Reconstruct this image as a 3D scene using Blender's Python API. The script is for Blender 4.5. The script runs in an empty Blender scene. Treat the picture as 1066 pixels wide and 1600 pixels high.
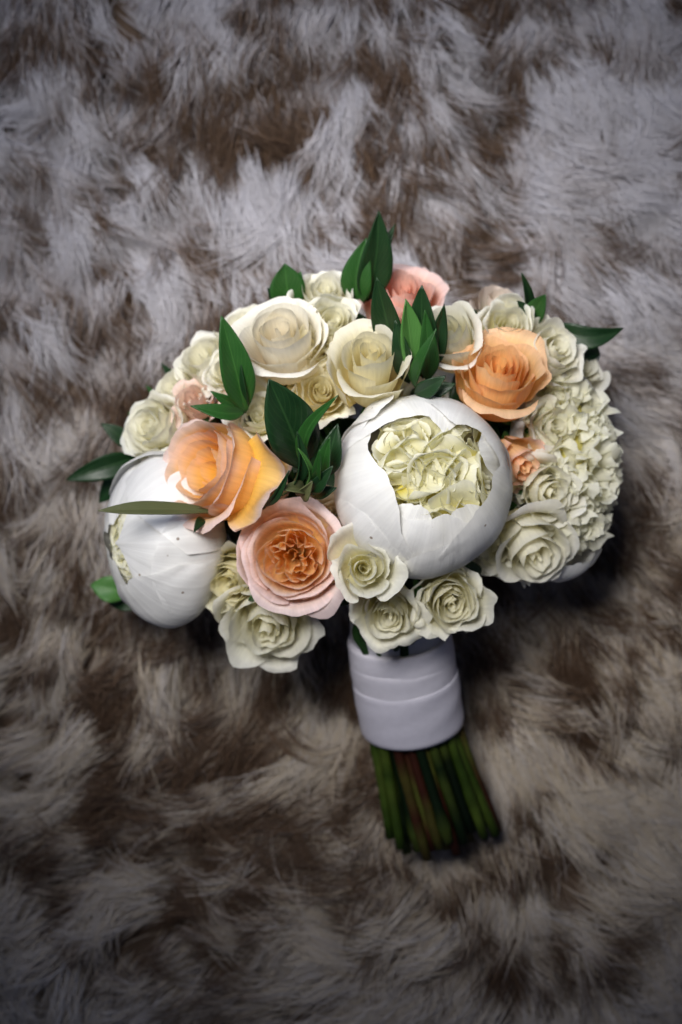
import bpy, math, random
import numpy as np
from mathutils import Vector, Matrix, Quaternion

sc = bpy.context.scene
COL = sc.collection
PI = math.pi

# ------------------------------------------------------------------ camera, light, exposure
CAM_H = 1.0            # camera height over the backing of the fur throw (metres)
K = 0.000375           # tangent covered by one pixel of the 1066 x 1600 photograph
FOCUS = 0.795

cam_d = bpy.data.cameras.new('camera')
cam = bpy.data.objects.new('camera', cam_d); COL.objects.link(cam)
cam.location = (0, 0, CAM_H); cam.rotation_euler = (0, 0, 0)
cam_d.sensor_fit = 'VERTICAL'; cam_d.sensor_height = 24.0
cam_d.lens = 24.0 / (1600 * K)
cam_d.clip_start = 0.05; cam_d.clip_end = 20
cam_d.dof.use_dof = True; cam_d.dof.focus_distance = FOCUS
cam_d.dof.aperture_fstop = 3.5
sc.camera = cam

world = bpy.data.worlds.new('World'); sc.world = world; world.use_nodes = True
wb = world.node_tree.nodes['Background']
wb.inputs[0].default_value = (0.52, 0.62, 1.0, 1); wb.inputs[1].default_value = 0.07

def aim(o, target):
    o.rotation_euler = (Vector(target) - o.location).to_track_quat('-Z', 'Y').to_euler()

# soft window to the upper left of the bed
ld = bpy.data.lights.new('window_light', 'AREA'); ld.shape = 'RECTANGLE'; ld.size = 0.40; ld.size_y = 0.55
ld.energy = 1.7; ld.color = (0.62, 0.73, 1.0); ld.spread = math.radians(120)
lo = bpy.data.objects.new('window_light', ld); COL.objects.link(lo); lo.location = (-0.55, 0.95, 1.0); aim(lo, (0.02, 0.08, 0.1))
# added vignette spot, no real lamp: its pool of light fades towards the corners
sd = bpy.data.lights.new('vignette_spot', 'SPOT'); sd.energy = 78; sd.color = (1.0, 0.97, 0.92)
sd.spot_size = math.radians(33.5); sd.spot_blend = 1.0; sd.shadow_soft_size = 0.20
so = bpy.data.objects.new('vignette_spot', sd); COL.objects.link(so); so.location = (-0.17, 0.27, 0.88); aim(so, (-0.01, 0.095, 0.13))

sc.view_settings.view_transform = 'Standard'; sc.view_settings.look = 'None'
sc.view_settings.exposure = 0.12; sc.view_settings.gamma = 1.0
sc.cycles.use_denoising = True
sc.cycles.max_bounces = 12; sc.cycles.diffuse_bounces = 10; sc.cycles.transmission_bounces = 10
sc.cycles.sample_clamp_indirect = 8
try:
    sc.cycles_curves.shape = 'RIBBONS'
except Exception:
    pass

# ------------------------------------------------------------------ helpers
def W(px, py, z):
    """photo pixel at height z -> place on the bed"""
    return Vector(((px - 533) * K * (CAM_H - z), (800 - py) * K * (CAM_H - z), z))

def pxm(n, z):
    return n * K * (CAM_H - z)

def tagp(o, label=None, cat=None, group=None, kind=None):
    if label: o['label'] = label
    if cat: o['category'] = cat
    if group: o['group'] = group
    if kind: o['kind'] = kind
    return o

def empty(name, M, label, cat, group=None):
    o = bpy.data.objects.new(name, None); COL.objects.link(o)
    o.matrix_world = M; o.empty_display_size = 0.01
    return tagp(o, label, cat, group)

def grid_mesh(name, P, col, mat, parent, uv=None, smooth=True, wrap_u=False):
    """P: (nv, nu, 3) points; col: (nv, nu, 3) or None"""
    nv, nu, _ = P.shape
    me = bpy.data.meshes.new(name)
    idx = np.arange(nv * nu).reshape(nv, nu)
    if wrap_u:
        nxt = np.roll(idx, -1, axis=1)
        a, b, c, d = idx[:-1], nxt[:-1], nxt[1:], idx[1:]
    else:
        a, b, c, d = idx[:-1, :-1], idx[:-1, 1:], idx[1:, 1:], idx[1:, :-1]
    F = np.stack([a, b, c, d], -1).reshape(-1, 4)
    me.vertices.add(nv * nu); me.vertices.foreach_set('co', P.reshape(-1).astype(np.float32))
    me.loops.add(F.size); me.loops.foreach_set('vertex_index', F.reshape(-1).astype(np.int32))
    me.polygons.add(len(F)); me.polygons.foreach_set('loop_start', (np.arange(len(F)) * 4).astype(np.int32))
    me.polygons.foreach_set('loop_total', np.full(len(F), 4, np.int32))
    me.update(calc_edges=True)
    if smooth:
        me.polygons.foreach_set('use_smooth', np.ones(len(F), bool))
    if col is not None:
        ca = me.color_attributes.new('tint', 'FLOAT_COLOR', 'POINT')
        c4 = np.ones((nv * nu, 4), np.float32); c4[:, :3] = col.reshape(-1, 3)
        ca.data.foreach_set('color', c4.reshape(-1))
    if uv is None:
        U, V = np.meshgrid(np.linspace(0, 1, nu), np.linspace(0, 1, nv))
        uv = np.stack([U, V], -1)
    ul = me.uv_layers.new(name='UVMap')
    ul.data.foreach_set('uv', uv.reshape(-1, 2)[F.reshape(-1)].reshape(-1).astype(np.float32))
    me.materials.append(mat)
    o = bpy.data.objects.new(name, me); COL.objects.link(o)
    if parent: o.parent = parent
    return o

class Wob:
    """smooth random function of a few coordinates"""
    def __init__(s, rng, freq, n=5, dim=2):
        s.k = rng.normal(0, 1, (n, dim)) * freq; s.p = rng.uniform(0, 2 * PI, n); s.n = n
    def __call__(s, *c):
        r = 0
        for k, p in zip(s.k, s.p):
            a = p
            for ki, ci in zip(k, c): a = a + ki * ci
            r = r + np.sin(a)
        return r / math.sqrt(s.n)

def ss(x, a, b):
    t = np.clip((x - a) / (b - a), 0, 1); return t * t * (3 - 2 * t)

def mix(a, b, t):
    a = np.asarray(a, float); b = np.asarray(b, float); t = np.asarray(t)[..., None]
    return a * (1 - t) + b * t

# ------------------------------------------------------------------ materials
def new_mat(name):
    m = bpy.data.materials.new(name); m.use_nodes = True
    nt = m.node_tree; nt.nodes.clear()
    out = nt.nodes.new('ShaderNodeOutputMaterial')
    return m, nt, out

def petal_mat(name, trans=0.35, rough=0.5, vein=0.10, trans_tint=(1, 1, 1), bump=0.12, spec=0.35, blotch=0.04, spots=False, sat=1.0):
    m, nt, out = new_mat(name); N = nt.nodes.new; L = nt.links.new
    at = N('ShaderNodeAttribute'); at.attribute_name = 'tint'
    uv = N('ShaderNodeUVMap'); uv.uv_map = 'UVMap'
    mp = N('ShaderNodeMapping'); mp.inputs['Scale'].default_value = (26, 1.6, 1); L(uv.outputs[0], mp.inputs[0])
    nv = N('ShaderNodeTexNoise'); nv.inputs['Scale'].default_value = 1.0; nv.inputs['Detail'].default_value = 3; L(mp.outputs[0], nv.inputs['Vector'])
    tc = N('ShaderNodeTexCoord')
    nb = N('ShaderNodeTexNoise'); nb.inputs['Scale'].default_value = 90; nb.inputs['Detail'].default_value = 3; L(tc.outputs['Object'], nb.inputs['Vector'])
    mr = N('ShaderNodeMapRange'); mr.inputs['From Min'].default_value = 0.3; mr.inputs['From Max'].default_value = 0.7
    mr.inputs['To Min'].default_value = 1 - vein; mr.inputs['To Max'].default_value = 1.0; L(nv.outputs['Fac'], mr.inputs['Value'])
    mb = N('ShaderNodeMapRange'); mb.inputs['From Min'].default_value = 0.3; mb.inputs['From Max'].default_value = 0.7
    mb.inputs['To Min'].default_value = 1 - blotch; mb.inputs['To Max'].default_value = 1.0; L(nb.outputs['Fac'], mb.inputs['Value'])
    mu = N('ShaderNodeMath'); mu.operation = 'MULTIPLY'; L(mr.outputs[0], mu.inputs[0]); L(mb.outputs[0], mu.inputs[1])
    vm = N('ShaderNodeVectorMath'); vm.operation = 'SCALE'; L(at.outputs['Color'], vm.inputs[0]); L(mu.outputs[0], vm.inputs['Scale'])
    col = vm.outputs[0]
    if spots:
        vo = N('ShaderNodeTexVoronoi'); vo.inputs['Scale'].default_value = 110; vo.inputs['Randomness'].default_value = 1; L(tc.outputs['Object'], vo.inputs['Vector'])
        lt = N('ShaderNodeMapRange'); lt.inputs['From Min'].default_value = 0.07; lt.inputs['From Max'].default_value = 0.11
        lt.inputs['To Min'].default_value = 0.75; lt.inputs['To Max'].default_value = 0.0; L(vo.outputs['Distance'], lt.inputs['Value'])
        sel = N('ShaderNodeSeparateColor'); L(vo.outputs['Color'], sel.inputs[0])
        gt = N('ShaderNodeMath'); gt.operation = 'GREATER_THAN'; gt.inputs[1].default_value = 0.8; L(sel.outputs[0], gt.inputs[0])
        mm = N('ShaderNodeMath'); mm.operation = 'MULTIPLY'; L(lt.outputs[0], mm.inputs[0]); L(gt.outputs[0], mm.inputs[1])
        mx = N('ShaderNodeMix'); mx.data_type = 'RGBA'; L(mm.outputs[0], mx.inputs['Factor']); L(col, mx.inputs['A']); mx.inputs['B'].default_value = (0.16, 0.09, 0.04, 1)
        col = mx.outputs['Result']
    bm = N('ShaderNodeBump'); bm.inputs['Strength'].default_value = bump; bm.inputs['Distance'].default_value = 0.001
    ad = N('ShaderNodeMath'); ad.operation = 'ADD'; L(nv.outputs['Fac'], ad.inputs[0]); L(nb.outputs['Fac'], ad.inputs[1]); L(ad.outputs[0], bm.inputs['Height'])
    pb = N('ShaderNodeBsdfPrincipled'); pb.inputs['Roughness'].default_value = rough; pb.inputs['Specular IOR Level'].default_value = spec
    L(col, pb.inputs['Base Color']); L(bm.outputs[0], pb.inputs['Normal'])
    tt = N('ShaderNodeMix'); tt.data_type = 'RGBA'; tt.blend_type = 'MULTIPLY'; tt.inputs['Factor'].default_value = 1
    L(col, tt.inputs['A']); tt.inputs['B'].default_value = (*trans_tint, 1)
    tr = N('ShaderNodeBsdfTranslucent'); L(tt.outputs['Result'], tr.inputs['Color']); L(bm.outputs[0], tr.inputs['Normal'])
    ms = N('ShaderNodeMixShader'); ms.inputs[0].default_value = trans; L(pb.outputs[0], ms.inputs[1]); L(tr.outputs[0], ms.inputs[2])
    L(ms.outputs[0], out.inputs[0])
    return m

M_WHITE = petal_mat('white_peony_petal', trans=0.28, rough=0.42, vein=0.10, trans_tint=(1, 0.98, 0.9), bump=0.32, spots=True, spec=0.45)
M_CREAM = petal_mat('cream_petal', trans=0.5, rough=0.5, vein=0.08, trans_tint=(1, 0.98, 0.84), bump=0.22)
M_ROSEW = petal_mat('white_rose_petal', trans=0.5, rough=0.5, vein=0.09, trans_tint=(1, 0.97, 0.84), bump=0.35)
M_PEACH = petal_mat('peach_rose_petal', trans=0.45, rough=0.5, vein=0.15, trans_tint=(1, 0.88, 0.72), bump=0.35)

def leaf_mat(name, base, light, rough=0.32, trans=0.10):
    m, nt, out = new_mat(name); N = nt.nodes.new; L = nt.links.new
    uv = N('ShaderNodeUVMap'); uv.uv_map = 'UVMap'
    sx = N('ShaderNodeSeparateXYZ'); L(uv.outputs[0], sx.inputs[0])
    # distance from the midrib
    d = N('ShaderNodeMath'); d.operation = 'SUBTRACT'; d.inputs[1].default_value = 0.5; L(sx.outputs[0], d.inputs[0])
    ab = N('ShaderNodeMath'); ab.operation = 'ABSOLUTE'; L(d.outputs[0], ab.inputs[0])
    rib = N('ShaderNodeMapRange'); rib.inputs['From Min'].default_value = 0.0; rib.inputs['From Max'].default_value = 0.035
    rib.inputs['To Min'].default_value = 0.45; rib.inputs['To Max'].default_value = 0.0; L(ab.outputs[0], rib.inputs['Value'])
    # side veins running forward from the midrib
    sk = N('ShaderNodeMath'); sk.operation = 'MULTIPLY_ADD'; sk.inputs[1].default_value = -0.9; L(ab.outputs[0], sk.inputs[0]); L(sx.outputs[1], sk.inputs[2])
    wv = N('ShaderNodeMath'); wv.operation = 'MULTIPLY'; wv.inputs[1].default_value = 60; L(sk.outputs[0], wv.inputs[0])
    sn = N('ShaderNodeMath'); sn.operation = 'SINE'; L(wv.outputs[0], sn.inputs[0])
    vn = N('ShaderNodeMapRange'); vn.inputs['From Min'].default_value = 0.7; vn.inputs['From Max'].default_value = 1.0
    vn.inputs['To Max'].default_value = 0.14; L(sn.outputs[0], vn.inputs['Value'])
    sm = N('ShaderNodeMath'); sm.operation = 'MAXIMUM'; L(rib.outputs[0], sm.inputs[0]); L(vn.outputs[0], sm.inputs[1])
    tc = N('ShaderNodeTexCoord')
    no = N('ShaderNodeTexNoise'); no.inputs['Scale'].default_value = 60; no.inputs['Detail'].default_value = 4; L(tc.outputs['Object'], no.inputs['Vector'])
    nm = N('ShaderNodeMath'); nm.operation = 'MULTIPLY_ADD'; nm.inputs[1].default_value = 0.35; nm.inputs[2].default_value = -0.1; L(no.outputs['Fac'], nm.inputs[0])
    fa = N('ShaderNodeMath'); fa.operation = 'ADD'; fa.use_clamp = True; L(sm.outputs[0], fa.inputs[0]); L(nm.outputs[0], fa.inputs[1])
    mx = N('ShaderNodeMix'); mx.data_type = 'RGBA'; L(fa.outputs[0], mx.inputs['Factor'])
    mx.inputs['A'].default_value = (*base, 1); mx.inputs['B'].default_value = (*light, 1)
    bm = N('ShaderNodeBump'); bm.inputs['Strength'].default_value = 0.35; bm.inputs['Distance'].default_value = 0.0008
    ad = N('ShaderNodeMath'); ad.operation = 'ADD'; L(sm.outputs[0], ad.inputs[0]); L(no.outputs['Fac'], ad.inputs[1]); L(ad.outputs[0], bm.inputs['Height'])
    pb = N('ShaderNodeBsdfPrincipled'); pb.inputs['Roughness'].default_value = rough; pb.inputs['Specular IOR Level'].default_value = 0.4
    L(mx.outputs['Result'], pb.inputs['Base Color']); L(bm.outputs[0], pb.inputs['Normal'])
    tr = N('ShaderNodeBsdfTranslucent'); L(mx.outputs['Result'], tr.inputs['Color'])
    ms = N('ShaderNodeMixShader'); ms.inputs[0].default_value = trans; L(pb.outputs[0], ms.inputs[1]); L(tr.outputs[0], ms.inputs[2])
    L(ms.outputs[0], out.inputs[0])
    return m

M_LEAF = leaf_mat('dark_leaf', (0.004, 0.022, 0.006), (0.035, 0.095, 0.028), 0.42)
M_LEAFM = leaf_mat('mid_green_leaf', (0.010, 0.055, 0.008), (0.055, 0.16, 0.035), 0.45)
M_LEAFL = leaf_mat('light_leaf', (0.05, 0.15, 0.03), (0.13, 0.30, 0.08), 0.48)
M_LEAFG = leaf_mat('grey_leaf', (0.075, 0.085, 0.035), (0.16, 0.17, 0.08), 0.45)

def simple_mat(name, rough=0.5, scale=60, amp=0.25, bump=0.2, spec=0.3):
    m, nt, out = new_mat(name); N = nt.nodes.new; L = nt.links.new
    at = N('ShaderNodeAttribute'); at.attribute_name = 'tint'
    tc = N('ShaderNodeTexCoord')
    no = N('ShaderNodeTexNoise'); no.inputs['Scale'].default_value = scale; no.inputs['Detail'].default_value = 4; L(tc.outputs['Object'], no.inputs['Vector'])
    mr = N('ShaderNodeMapRange'); mr.inputs['From Min'].default_value = 0.3; mr.inputs['From Max'].default_value = 0.7
    mr.inputs['To Min'].default_value = 1 - amp; mr.inputs['To Max'].default_value = 1.0; L(no.outputs['Fac'], mr.inputs['Value'])
    vm = N('ShaderNodeVectorMath'); vm.operation = 'SCALE'; L(at.outputs['Color'], vm.inputs[0]); L(mr.outputs[0], vm.inputs['Scale'])
    bm = N('ShaderNodeBump'); bm.inputs['Strength'].default_value = bump; bm.inputs['Distance'].default_value = 0.001; L(no.outputs['Fac'], bm.inputs['Height'])
    pb = N('ShaderNodeBsdfPrincipled'); pb.inputs['Roughness'].default_value = rough; pb.inputs['Specular IOR Level'].default_value = spec
    L(vm.outputs[0], pb.inputs['Base Color']); L(bm.outputs[0], pb.inputs['Normal']); L(pb.outputs[0], out.inputs[0])
    return m

M_STEM = simple_mat('stem_skin', 0.55, 120, 0.4, 0.2, 0.15)
M_SATIN = simple_mat('satin_ribbon', 0.38, 260, 0.06, 0.15, 0.5)
M_BACK = simple_mat('fur_backing', 0.9, 40, 0.4)
M_FUR, _nt, _out = new_mat('fur_strand')
_a = _nt.nodes.new('ShaderNodeAttribute'); _a.attribute_name = 'tint'
_p = _nt.nodes.new('ShaderNodeBsdfPrincipled'); _p.inputs['Roughness'].default_value = 0.5; _p.inputs['Specular IOR Level'].default_value = 0.25
_nt.links.new(_a.outputs['Color'], _p.inputs['Base Color']); _nt.links.new(_p.outputs[0], _out.inputs[0])

# ------------------------------------------------------------------ the fur throw
def gauss(x, y, cx, cy, sx, sy, rot=0):
    c, s = math.cos(rot), math.sin(rot)
    dx, dy = x - cx, y - cy
    a = (dx * c + dy * s) / sx; b = (-dx * s + dy * c) / sy
    return np.exp(-(a * a + b * b))

def fur():
    rng = np.random.default_rng(5)
    root = empty('fur_throw', Matrix.Translation((0, 0, 0)), 'shaggy cream fur throw with brown tipped strands under the whole bouquet', 'fur throw')
    HX, HY = 0.34, 0.46
    def hb(x, y):
        return 0.006 * np.sin(13 * x + 5 * y + 1) + 0.006 * np.sin(-7 * x + 17 * y) - 0.030 * gauss(x, y, *W(755, 150, 0.02)[:2], 0.013, 0.09, 0.05)
    nx, ny = 70, 90
    X, Y = np.meshgrid(np.linspace(-0.6, 0.6, nx), np.linspace(-0.8, 0.8, ny))
    Z = hb(X, Y) - 0.002
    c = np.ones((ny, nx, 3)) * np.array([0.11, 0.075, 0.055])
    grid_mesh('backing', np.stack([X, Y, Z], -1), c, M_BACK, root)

    TU = 1750; LK = 5; M = TU * LK; PER = 30
    tx = rng.uniform(-HX, HX, TU); ty = rng.uniform(-HY, HY, TU)
    ti = np.repeat(np.arange(TU), LK)
    cx = tx[ti].copy(); cy = ty[ti].copy()
    # pixel coordinates drive the flow of the nap
    px = cx / (K * 0.975) + 533; py = 800 - cy / (K * 0.975)
    w1 = Wob(rng, 9.0, 6); w2 = Wob(rng, 24.0, 6); w3 = Wob(rng, 14, 6); w4 = Wob(rng, 40, 6)
    # angle of the nap: downwards at the top, left-down at lower left, right at the right edge
    # (angles in photo sense, measured from +x, y up)
    ang = np.full(M, math.radians(-78.0))
    def blend(target_deg, w):
        nonlocal ang
        d = (math.radians(target_deg) - ang + PI) % (2 * PI) - PI
        ang = ang + d * w
    blend(-58, np.exp(-((px - 60) / 320) ** 2 - ((py - 150) / 300) ** 2))
    blend(-28, np.exp(-((px - 980) / 260) ** 2 - ((py - 520) / 420) ** 2))
    blend(-110, np.exp(-((px - 640) / 160) ** 2 - ((py - 180) / 300) ** 2))
    blend(-160, np.exp(-((px - 150) / 420) ** 2 - ((py - 1250) / 300) ** 2))
    blend(-10, np.exp(-((px - 900) / 380) ** 2 - ((py - 1300) / 380) ** 2))
    blend(-175, np.exp(-((px - 500) / 260) ** 2 - ((py - 1500) / 200) ** 2))
    ang = ang + 0.38 * w1(cx, cy) + 0.26 * w2(cx, cy) + rng.normal(0, 0.22, TU)[ti]
    la = rng.normal(0, 0.0075, M); fw = rng.normal(0, 0.004, M)
    cx = cx - np.sin(ang) * la + np.cos(ang) * fw; cy = cy + np.cos(ang) * la + np.sin(ang) * fw
    ang = ang - la * 9.0 + rng.normal(0, 0.07, M)      # the locks of a tuft lean together
    L = rng.uniform(0.034, 0.062, TU)[ti] * rng.uniform(0.85, 1.12, M)
    lift = rng.uniform(0.008, 0.023, TU)[ti] * rng.uniform(0.9, 1.1, M)
    # brown zones
    def G(x, y, sx, sy, rot=0): return np.exp(-(((px - x) * math.cos(rot) + (py - y) * math.sin(rot)) / sx) ** 2 - ((-(px - x) * math.sin(rot) + (py - y) * math.cos(rot)) / sy) ** 2)
    b = 0.43 + 0.30 * w3(cx, cy) + 0.26 * w4(cx, cy)
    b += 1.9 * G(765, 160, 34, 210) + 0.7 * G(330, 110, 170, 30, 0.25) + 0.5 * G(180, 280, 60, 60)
    b += 0.7 * G(600, 60, 20, 90) + 0.5 * G(980, 300, 90, 40)
    b += 0.8 * G(120, 1080, 200, 45, -0.25) + 0.9 * G(360, 1170, 200, 45, -0.15) + 0.7 * G(130, 1300, 240, 40, -0.2)
    b += 0.9 * G(330, 1420, 160, 50, -0.2) + 0.9 * G(950, 1000, 160, 60) + 0.6 * G(1000, 850, 90, 60)
    b += 0.6 * G(430, 1330, 160, 60) + 0.5 * G(60, 860, 90, 90) + 0.6 * G(450, 1060, 160, 40)
    b -= 0.7 * G(620, 1500, 300, 120) - 0.35 * G(930, 400, 150, 220) + 0.6 * G(200, 1130, 70, 40) + 0.5 * G(50, 330, 60, 120)
    b -= 0.5 * G(520, 80, 40, 90) + 0.5 * G(410, 280, 60, 60) + 0.5 * G(960, 1200, 120, 90)
    b = np.clip(b, 0, 1.25)
    bt_ = rng.uniform(0, 1, TU)[ti]
    b = np.where(bt_ < 0.40 + 0.40 * b, 0.25 + b * rng.uniform(0.75, 1.15, M), b * rng.uniform(0.0, 0.35, M))

    NH = M * PER; NP = 8
    ci = np.repeat(np.arange(M), PER)
    spread = rng.normal(0, 1, (NH, 2)) * 0.0062
    rx = cx[ci] + spread[:, 0]; ry = cy[ci] + spread[:, 1]
    an = ang[ci] + rng.normal(0, 0.045, NH)
    Lh = L[ci] * rng.uniform(0.72, 1.08, NH)
    lf = lift[ci] * rng.uniform(0.7, 1.2, NH)
    s = np.linspace(0, 1, NP)[None, :]
    bend = rng.normal(0, 0.12, NH)[:, None] + (rng.normal(0, 0.35, M)[ci])[:, None]
    a = an[:, None] + bend * s
    dx = np.cos(a); dy = np.sin(a)
    fwd = Lh[:, None] * (s ** 1.25)
    conv = 0.93 * s ** 1.1
    x = cx[ci][:, None] + spread[:, :1] * (1 - conv) + dx * fwd
    y = cy[ci][:, None] + spread[:, 1:] * (1 - conv) + dy * fwd
    # wave of each strand
    ph = rng.uniform(0, 6.28, NH)[:, None]
    wa = 0.0009 * np.sin(s * 7 + ph) * s
    x += -dy * wa; y += dx * wa
    z = hb(rx, ry)[:, None] + lf[:, None] * np.sin(np.clip(s * 1.15, 0, 1.4) * PI * 0.62) + 0.004 * rng.uniform(0, 1, NH)[:, None] * s
    # nap pressed down by the handle and the head
    P = np.stack([x, y, z], -1)
    # colours
    hr = rng.uniform(0, 1, NH)[:, None]
    white = np.array([0.50, 0.495, 0.555]); cream = np.array([0.52, 0.44, 0.34]); brown = np.array([0.040, 0.022, 0.014]); tan = np.array([0.14, 0.085, 0.052])  # bluish white carries the cool window light in its colour, strongest at top
    warm = (0.15 + 0.75 * ss(py, 350, 900))[ci]
    basec = mix(white, cream, np.clip(warm * (0.4 + 0.8 * rng.uniform(0, 1, NH)), 0, 1))
    sb = np.broadcast_to(s, (NH, NP))
    C = mix(np.array([0.20, 0.13, 0.09]), basec[:, None, :] * np.ones((1, NP, 1)), ss(sb, 0.0, 0.3))  # darker roots: shade deep in the nap put into the strand colour
    bb = np.clip(b[ci], 0, 1.3)[:, None]
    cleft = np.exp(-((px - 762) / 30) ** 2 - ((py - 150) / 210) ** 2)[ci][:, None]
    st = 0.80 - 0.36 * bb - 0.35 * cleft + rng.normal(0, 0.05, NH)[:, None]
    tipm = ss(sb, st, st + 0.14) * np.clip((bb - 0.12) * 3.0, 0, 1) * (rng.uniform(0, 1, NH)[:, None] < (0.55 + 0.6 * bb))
    bt = mix(brown, tan, np.clip(hr * 1.1 - 0.15, 0, 1) * np.ones((1, NP)) * 0.9)
    tm = 0.35 * ss(sb, st - 0.30, st + 0.05) * np.clip(bb * 1.6, 0, 1)
    C = C * (1 - tm[..., None]) + np.array([0.27, 0.19, 0.13]) * tm[..., None]
    C = C * (1 - tipm[..., None]) + bt * tipm[..., None]
    hc = bpy.data.hair_curves.new('pile')
    hc.add_curves([NP] * NH)
    hc.attributes['position'].data.foreach_set('vector', P.reshape(-1).astype(np.float32))
    ra = hc.attributes.get('radius') or hc.attributes.new('radius', 'FLOAT', 'POINT')
    rad = (0.00020 * (1 - 0.6 * sb ** 2) * (0.7 + 0.6 * hr)).reshape(-1)
    ra.data.foreach_set('value', rad.astype(np.float32))
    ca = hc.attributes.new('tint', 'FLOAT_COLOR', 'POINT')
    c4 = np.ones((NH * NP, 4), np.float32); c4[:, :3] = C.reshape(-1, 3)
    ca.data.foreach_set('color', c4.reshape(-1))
    hc.materials.append(M_FUR)
    o = bpy.data.objects.new('pile', hc); COL.objects.link(o); o.parent = root
    tagp(o, kind='stuff')
fur()

# ------------------------------------------------------------------ petals
def squashed(P, squash):
    """keeps the petals of a heart inside the globe of its guard petals"""
    R, sq, a0, a1, l0, l1 = squash
    Q = P / (np.array(sq) * R)
    rho = np.linalg.norm(Q, axis=-1); psi = np.degrees(np.arccos(np.clip(Q[..., 2] / np.maximum(rho, 1e-6), -1, 1)))
    lim = l0 + (l1 - l0) * ss(psi, a0, a1)
    new = np.where(rho > lim - 0.12, lim - 0.12 * np.exp(-(rho - lim + 0.12) / 0.12), rho)
    return P * (new / np.maximum(rho, 1e-6))[..., None]

def cup_petal(parent, rng, mat, colf, phi=0, A=1.0, r=1.0, z=1.0, bulge=0.9, curl=0.0, cs=0.72, side=0.0, ruf=0.03, rf=3.0,
              rnd=0.18, notch=0.0, z0=0.0, spiral=0.0, crumple=0.012, t=0.5, nu=17, nv=13, name='petal', rim=None, down=0.9, M=None, squash=None):
    """a petal that stands round the axis of its flower like a piece of a cup"""
    u = np.linspace(-1, 1, nu)[None, :] * np.ones((nv, 1))
    v = (np.linspace(0, 1, nv) ** 0.8)[:, None] * np.ones((1, nu))
    phs = rng.uniform(0, 6.28)
    ve = v * (1 - rnd * np.abs(u) ** 2.6 - notch * np.exp(-(u / 0.18) ** 2) + 0.025 * np.sin(rf * 2.0 * u + phs) + 0.012 * np.sin(rf * 5.1 * u + 2 * phs))
    # bezier profile
    p0r, p0z = 0.03 * r, z0
    p1r, p1z = r * bulge, z0 + (z - z0) * 0.10
    p2r, p2z = r * (0.55 + 0.5 * bulge), z0 + (z - z0) * 0.62
    w = ve
    pr = p0r * (1 - w) ** 3 + 3 * p1r * w * (1 - w) ** 2 + 3 * p2r * w * w * (1 - w) + r * w ** 3
    pz = p0z * (1 - w) ** 3 + 3 * p1z * w * (1 - w) ** 2 + 3 * p2z * w * w * (1 - w) + z * w ** 3
    S = abs(r) + 0.25 * abs(z)
    c = np.clip((w - cs) / (1 - cs), 0, 1.2)
    pr = pr + curl * S * c ** 1.6
    pz = pz - curl * S * down * np.clip(c, 0, 2) ** 2.4 * 0.8
    wr, wr2 = Wob(rng, rf * 1.15, 5, 1), Wob(rng, rf * 3.2, 4, 1)
    ruff = ruf * 1.2 * wr(u) * ss(w, 0.3, 1.0) + 0.35 * ruf * wr2(u) * ss(w, 0.7, 1.0)
    pr = pr * (1 + ruff) + side * S * np.abs(u) ** 3 * w + spiral * S * u
    wz2 = Wob(rng, rf * 1.3, 5, 1); wf2 = Wob(rng, 15, 5, 1); wf3 = Wob(rng, 13, 5, 1)
    fr = (0.006 + 0.11 * ruf) * ss(w, 0.82, 1.0) * wf2(u)
    pr = pr + S * fr; pz = pz + S * (0.004 + 0.09 * ruf) * ss(w, 0.8, 1.0) * wf3(u)
    pz = pz + 0.8 * ruf * S * wz2(u) * ss(w, 0.4, 1.0) - 0.3 * side * S * np.abs(u) ** 3.5 * w
    th = phi + u * A * (0.62 + 0.38 * ss(w, 0, 0.5))
    x = pr * np.cos(th); y = pr * np.sin(th); zz = pz
    k = crumple * S
    f = 5.0 / max(S, 1e-6)
    wx, wy, wz = Wob(rng, f * 0.5, 5, 3), Wob(rng, f * 0.5, 5, 3), Wob(rng, f * 0.6, 5, 3)
    env = ss(w, 0.15, 0.8)
    x = x + k * env * wx(x, y, zz); y = y + k * env * wy(x, y, zz); zz = zz + k * env * wz(x, y, zz)
    colr = colf(u, v, t)
    P = np.stack([x, y, zz], -1)
    if M is not None:
        Mn = np.array(M); P = P @ Mn[:3, :3].T + Mn[:3, 3]
    if squash: P = squashed(P, squash)
    return grid_mesh(name, P, colr, mat, parent)

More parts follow.
